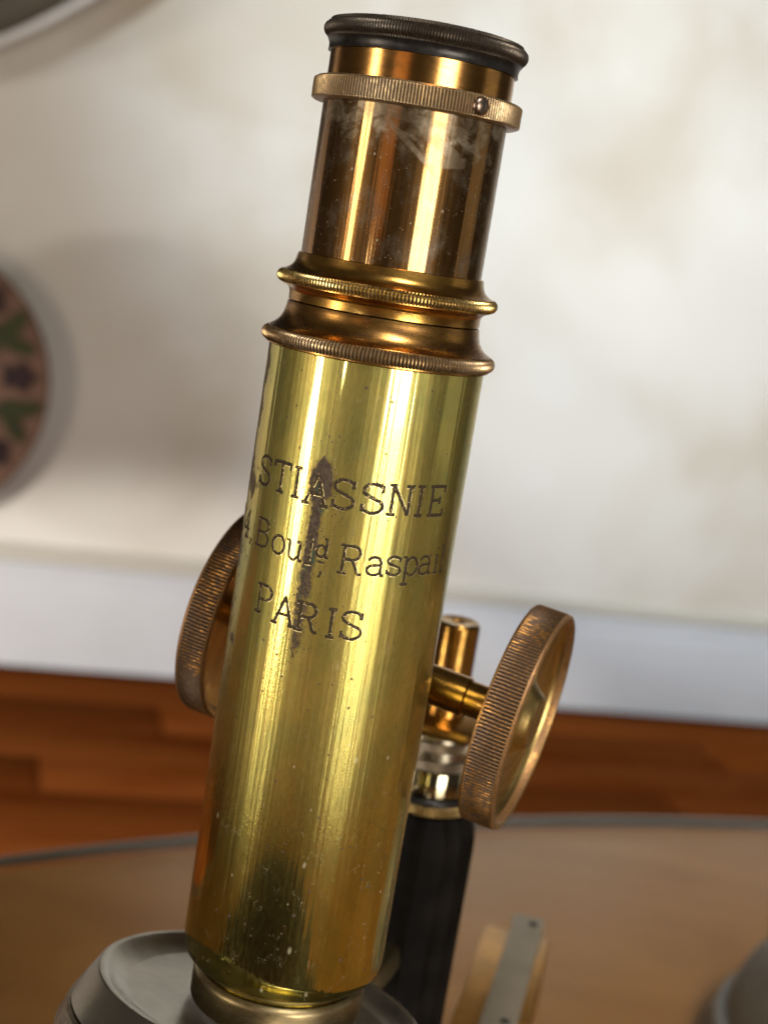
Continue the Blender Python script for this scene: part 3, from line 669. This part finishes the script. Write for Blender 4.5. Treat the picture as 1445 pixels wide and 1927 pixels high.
# coarse focus: pinion shaft and two knurled heads
psi, dip = R(18.15), R(6.2)
kx = Vector((math.cos(psi) * math.cos(dip), -math.sin(psi) * math.cos(dip), -math.sin(dip)))
bk = Vector((math.sin(psi), math.cos(psi), 0))
C0 = bk * 0.02347 + Vector((0, 0, EYE - 0.07934))
kz = kx; kxx = kz.cross(Vector((0, 0, 1))).normalized(); kyy = kz.cross(kxx)
KM = Matrix((kxx, kyy, kz)).transposed().to_4x4()
def shaft_at(s):
    a = KM.copy(); a.translation = C0 + kx * s * MM; return a
link("pinion_shaft", lathe("pinion_shaft", [(0.3, 29.5), (3.3, 29.5), (3.3, 20.0), (3.45, 19.8), (3.7, 19.6), (3.7, -12), (3.3, -12.2), (3.3, -27.5), (0.3, -27.5)], 64), scope, M['shaft'], shaft_at(0))
RK = 20.72
def knob(s_in, s_out):
    """drum between s_in (tube side) and s_out; face dished on both sides, domed hub"""
    w_ = abs(s_out - s_in)
    prof = [(RK - 0.55, 0.0), (RK - 0.12, 0.12), (RK, 0.45, 0.0), (RK, 0.55, 0.30), (RK, w_ - 0.75, 0.30), (RK, w_ - 0.65, 0.0), (RK - 0.1, w_ - 0.2), (RK - 0.5, w_),
            (RK - 1.3, w_ - 0.05), (RK - 1.6, w_ - 0.5), (RK - 1.9, w_ - 3.2), (RK - 2.4, w_ - 3.6), (7.5, w_ - 4.4), (7.5, 1.6), (RK - 2.2, 1.2), (RK - 1.6, 0.3)]
    a = shaft_at(s_in) if s_out > s_in else shaft_at(s_in) @ Matrix.Rotation(math.pi, 4, 'X')
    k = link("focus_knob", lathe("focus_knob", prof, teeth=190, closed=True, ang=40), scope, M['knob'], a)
    face = link("knob_face", lathe("knob_face", [(2.5, w_ - 3.3), (8.0, w_ - 3.3), (RK - 3.2, w_ - 2.7), (RK - 2.2, w_ - 2.2), (RK - 1.72, w_ - 1.5), (RK - 1.5, w_ - 0.6), (RK - 1.25, w_ + 0.02), (RK - 0.62, w_ + 0.05), (RK - 0.62, w_ - 0.1), (RK - 1.4, w_ - 0.3), (RK - 2.2, w_ - 4.2), (2.5, w_ - 4.8)], 128, closed=True, ang=35), k, M['knob_face'], Matrix())
    hub = link("knob_hub", lathe("knob_hub", [(0.2, w_ - 0.2), (3.0, w_ - 0.1), (4.2, w_ + 0.12), (4.7, w_ + 0.10), (5.1, w_ - 0.12), (5.5, w_ - 0.6), (6.3, w_ - 1.6), (7.4, w_ - 2.6), (8.6, w_ - 3.1), (9.6, w_ - 3.35), (0.2, w_ - 3.6)], 96, ang=50), k, M['knob_face'], Matrix())
    bk_ = link("knob_back", lathe("knob_back", [(3.4, 1.4), (RK - 1.9, 1.15), (RK - 1.3, 0.1), (RK - 0.5, -0.03), (RK - 0.5, 0.06), (RK - 1.5, 0.7), (RK - 2, 1.5), (3.4, 1.8)], 128, closed=True, ang=35), k, M['rim'], Matrix())
    return k
knob(26.61, 33.23)
knob(-24.57, -30.44)
# pinion box and rack guide behind the tube
bm = bmesh.new()
BM_ = Matrix((kx.cross(Vector((0,0,1))).normalized() * -1, bk, Vector((0, 0, 1)))).transposed().to_4x4()
SB = Matrix((Vector((math.cos(psi), -math.sin(psi), 0)), bk, Vector((0, 0, 1)))).transposed().to_4x4()     # x right, y back, z up
def sb(x, y, t):
    a = SB.copy(); p = SB @ Vector((x * MM, y * MM, 0)); a.translation = Vector((p.x, p.y, EYE + t * MM)); return a
link("pinion_box", box("pinion_box", 0.016, 0.014, 0.030, 0.002), scope, M['ring2'], sb(-2, 24, -79))
link("rack_guide", box("rack_guide", 0.008, 0.005, 0.070, 0.001), scope, M['ring2'], sb(-2, 18.5, -74))
link("limb_plate", box("limb_plate", 0.0225, 0.026, 0.0032, 0.0012), scope, M['ring'], sb(0.5, 76.5, -103.8))
pp = bk * 0.0750 + Vector((math.cos(psi), -math.sin(psi), 0)) * 0.0022
link("guide_post", lathe("guide_post", [(1.2, -83.0), (1.5, -81.4), (4.3, -81.1), (4.9, -81.8), (4.9, -102.3), (0.9, -102.3)], 48, closed=True), scope, M['shaft'], Matrix.Translation((pp.x, pp.y, EYE)))
# fine-focus stack and pillar
pc = SB @ Vector((0.0005, 0.080, 0))
def stack(name, prof, mat, teeth=0, parent=scope):
    return link(name, lathe(name, prof, 96, teeth, True, 32), parent, mat, Matrix.Translation((pc.x, pc.y, EYE)) if parent is scope else None)
ff = stack("fine_focus_head", [(1, -105.5), (8.2, -105.5), (9.0, -106.2), (9.2, -108.4), (8.9, -108.7), (8.9, -115.5), (1, -115.5)], M['paleb2'])
stack("knurled_band", [(8.7, -108.8), (9.6, -108.9, .20), (9.6, -110.8, .20), (8.7, -110.9)], M['knurl_grey'], 120, ff)
stack("knurled_band", [(8.7, -113.0), (9.8, -113.1, .20), (9.8, -115.2, .20), (8.7, -115.3)], M['knurl_grey'], 120, ff)
stack("shiny_drum", [(1, -115.6), (9.2, -115.6), (9.45, -116.0), (9.45, -121.3), (9.1, -121.8), (1, -121.8)], M['chrome'], 0)
stack("black_band", [(1, -121.9), (9.7, -121.9), (10.2, -122.4), (10.2, -123.2), (1, -123.2)], M['blk'])
stack("knurled_collar", [(1, -123.3), (10.3, -123.3), (10.8, -123.6, .25), (10.8, -125.3, .25), (10.3, -125.6), (1, -125.6)], M['knurl_bead'], 120)
# black faceted pillar with a shouldered top
bm = bmesh.new()
outline = [(-11.5, -6), (-7, -10), (2, -13), (10.5, -8), (13.2, -1), (11, 8), (3, 12), (-8, 10)]
def ring(k, t, dx=0, dy=0):
    out = []
    for x, y in outline:
        p = SB @ Vector(((x * k + dx) * MM, (y * k + dy) * MM, 0)); out.append(bm.verts.new((p.x, p.y, t * MM)))
    return out
rs = [ring(0.72, -125.7), ring(0.82, -126.6), ring(0.98, -131.5), ring(1.0, -135), ring(1.0, -220), ring(1.25, -232), ring(1.3, -286)]
for A, B in zip(rs, rs[1:]):
    for i in range(8): bm.faces.new((A[i], A[(i+1) % 8], B[(i+1) % 8], B[i]))
bm.faces.new(rs[0]); bm.faces.new(rs[-1])
bmesh.ops.bevel(bm, geom=[e for e in bm.edges if abs((e.verts[0].co - e.verts[1].co).normalized().z) > 0.6], offset=0.0022, segments=3, affect='EDGES')
link("pillar", finish(bm, "pillar", True, 30), scope, M['ebon'], Matrix.Translation((pc.x, pc.y, EYE)))
# nosepiece arm, seen as a pale sliver between tube and pillar
link("nosepiece_arm", box("nosepiece_arm", 0.012, 0.070, 0.008, 0.003), scope, M['paleb'], sb(-2, 42, -160))
# stage and foot, below the frame, so that it stands
link("stage", box("stage", 0.09, 0.09, 0.006, 0.002), scope, M['ebon'], sb(0, 12, -214))
link("stage_bracket", box("stage_bracket", 0.022, 0.040, 0.014, 0.003), scope, M['ebon'], sb(0, 66, -222))
bm = bmesh.new()
ft = [(-45, -50), (-25, -60), (-18, -20), (-12, 40), (12, 40), (18, -20), (25, -60), (45, -50), (40, 40), (26, 100), (-26, 100), (-40, 40)]
lo = [bm.verts.new(SB @ Vector((x*MM, y*MM, 0.0034))) for x, y in ft]; hi = [bm.verts.new(SB @ Vector((x*0.96*MM, y*0.97*MM, 0.014))) for x, y in ft]
bm.faces.new(lo); bm.faces.new(hi)
for i in range(len(ft)): bm.faces.new((lo[i], lo[(i+1) % len(ft)], hi[(i+1) % len(ft)], hi[i]))
link("foot", finish(bm, "foot", True, 30), scope, M['ebon'], Matrix())

# ------------------------------------------------------------------ brass slide holder on the table behind
M['holder'] = mat_plain("stained_yellow_brass", (0.46, 0.235, 0.045), 0.95, 0.34, 0.25, 70, 0.1)
M['strip'] = mat_plain("grey_nickel_strip", (0.27, 0.235, 0.18), 0.6, 0.5, 0.12, 90)
M['brownknob'] = mat_plain("brown_bakelite", (0.06, 0.026, 0.012), 0.0, 0.6, 0.2, 60)
p_far, p_near = Vector((0.0670, 0.1610, 0)), Vector((0.0558, 0.1036, 0))
hd = (p_far - p_near).normalized(); hr = Vector((hd.y, -hd.x, 0))
HM = Matrix((hr, hd, Vector((0, 0, 1)))).transposed().to_4x4()
HZ = 0.111
hold = empty("slide_holder", (0, 0, 0), "brass slide holder with a grey nickel strip and dark screws, right of the black pillar", "slide holder")
hold.matrix_world = Matrix.Translation((p_near.x, p_near.y, 0)) @ HM
link("brass_bar", box("brass_bar", 0.0195, 0.078, 0.024, 0.0010), hold, M['holder'], Matrix.Translation((-0.0030, 0.020, HZ - 0.0176)))
link("nickel_strip", box("nickel_strip", 0.0090, 0.070, 0.0055, 0.0005), hold, M['strip'], Matrix.Translation((-0.0004, 0.0235, HZ - 0.0027)))
for yy in (0.0535, -0.0055):
    link("screw", lathe("screw", [(0.1, 0.5), (0.9, 0.4), (1.35, 0.0), (0.1, 0.0)], 24), hold, M['slot'], Matrix.Translation((0.0012, yy, HZ + 0.0001)))
link("side_plate", box("side_plate", 0.040, 0.058, 0.004, 0.0007), hold, M['holder'], Matrix.Translation((-0.0165, 0.004, HZ - 0.0320)))
link("front_knob", lathe("front_knob", [(0.5, 9), (3, 8.7), (6, 7.0), (7.4, 4.4), (7.6, 0), (0.5, 0)], 64, ang=60), hold, M['brownknob'], Matrix.Translation((-0.0050, -0.0250, HZ - 0.006)))
link("knob_bracket", box("knob_bracket", 0.010, 0.020, 0.004, 0.0006), hold, M['holder'], Matrix.Translation((-0.0050, -0.0235, HZ - 0.0085)))
link("post", lathe("post", [(1, 4.0), (16, 4.0), (16, 8.0), (5, 10.0), (5, 76.9), (1, 76.9)], 48), hold, M['holder'], Matrix.Translation((-0.004, 0.020, 0)))
link("post_foot", lathe("post_foot", [(1, 0.2), (20, 0.2), (20, 3.8), (1, 3.8)], 48), hold, M['holder'], Matrix.Translation((-0.004, 0.020, 0)))

# ------------------------------------------------------------------ grey domed lid at right
dome = empty("domed_lid", (0.262, 0.300, 0), "dull grey domed lid standing on the glass at lower right", "lid")
M['pewter'] = mat_plain("dull_grey_pewter", (0.10, 0.088, 0.07), 0.2, 0.5, 0.2, 30)
M['pewrim'] = mat_plain("dull_grey_rim", (0.13, 0.13, 0.125), 0.2, 0.4, 0.1, 30)
dp = [(0.5, 67)] + [(88 * math.sin(R(a)), 12 + 55 * math.cos(R(a))) for a in range(6, 91, 6)] + [(0.5, 12)]
link("lid_dome", lathe("lid_dome", dp, 96, ang=60), dome, M['pewter'])
link("lid_rim", lathe("lid_rim", [(80, 0.2), (92, 0.2), (94, 5), (92, 11.5), (88.4, 13.5), (80, 12)], 96, closed=True, ang=40), dome, M['pewrim'])

# ------------------------------------------------------------------ unseen round mat, added to darken what the foot of the tube mirrors
M['mat'] = mat_plain("dark_brown_leather", (0.016, 0.007, 0.003), 0.0, 0.8, 0.3, 40, Specular_IOR_Level=0.08)
mat_ = link("reflection_mat", lathe("reflection_mat", [(1, 3.2), (252, 3.2), (255, 2.2), (255, 0.3), (1, 0.3)], 96), None, M['mat'], Matrix.Translation((-0.055, -0.150, 0)))
tag(mat_, "dark brown round mat out of view, added for the dark reflection low on the tube", "mat")
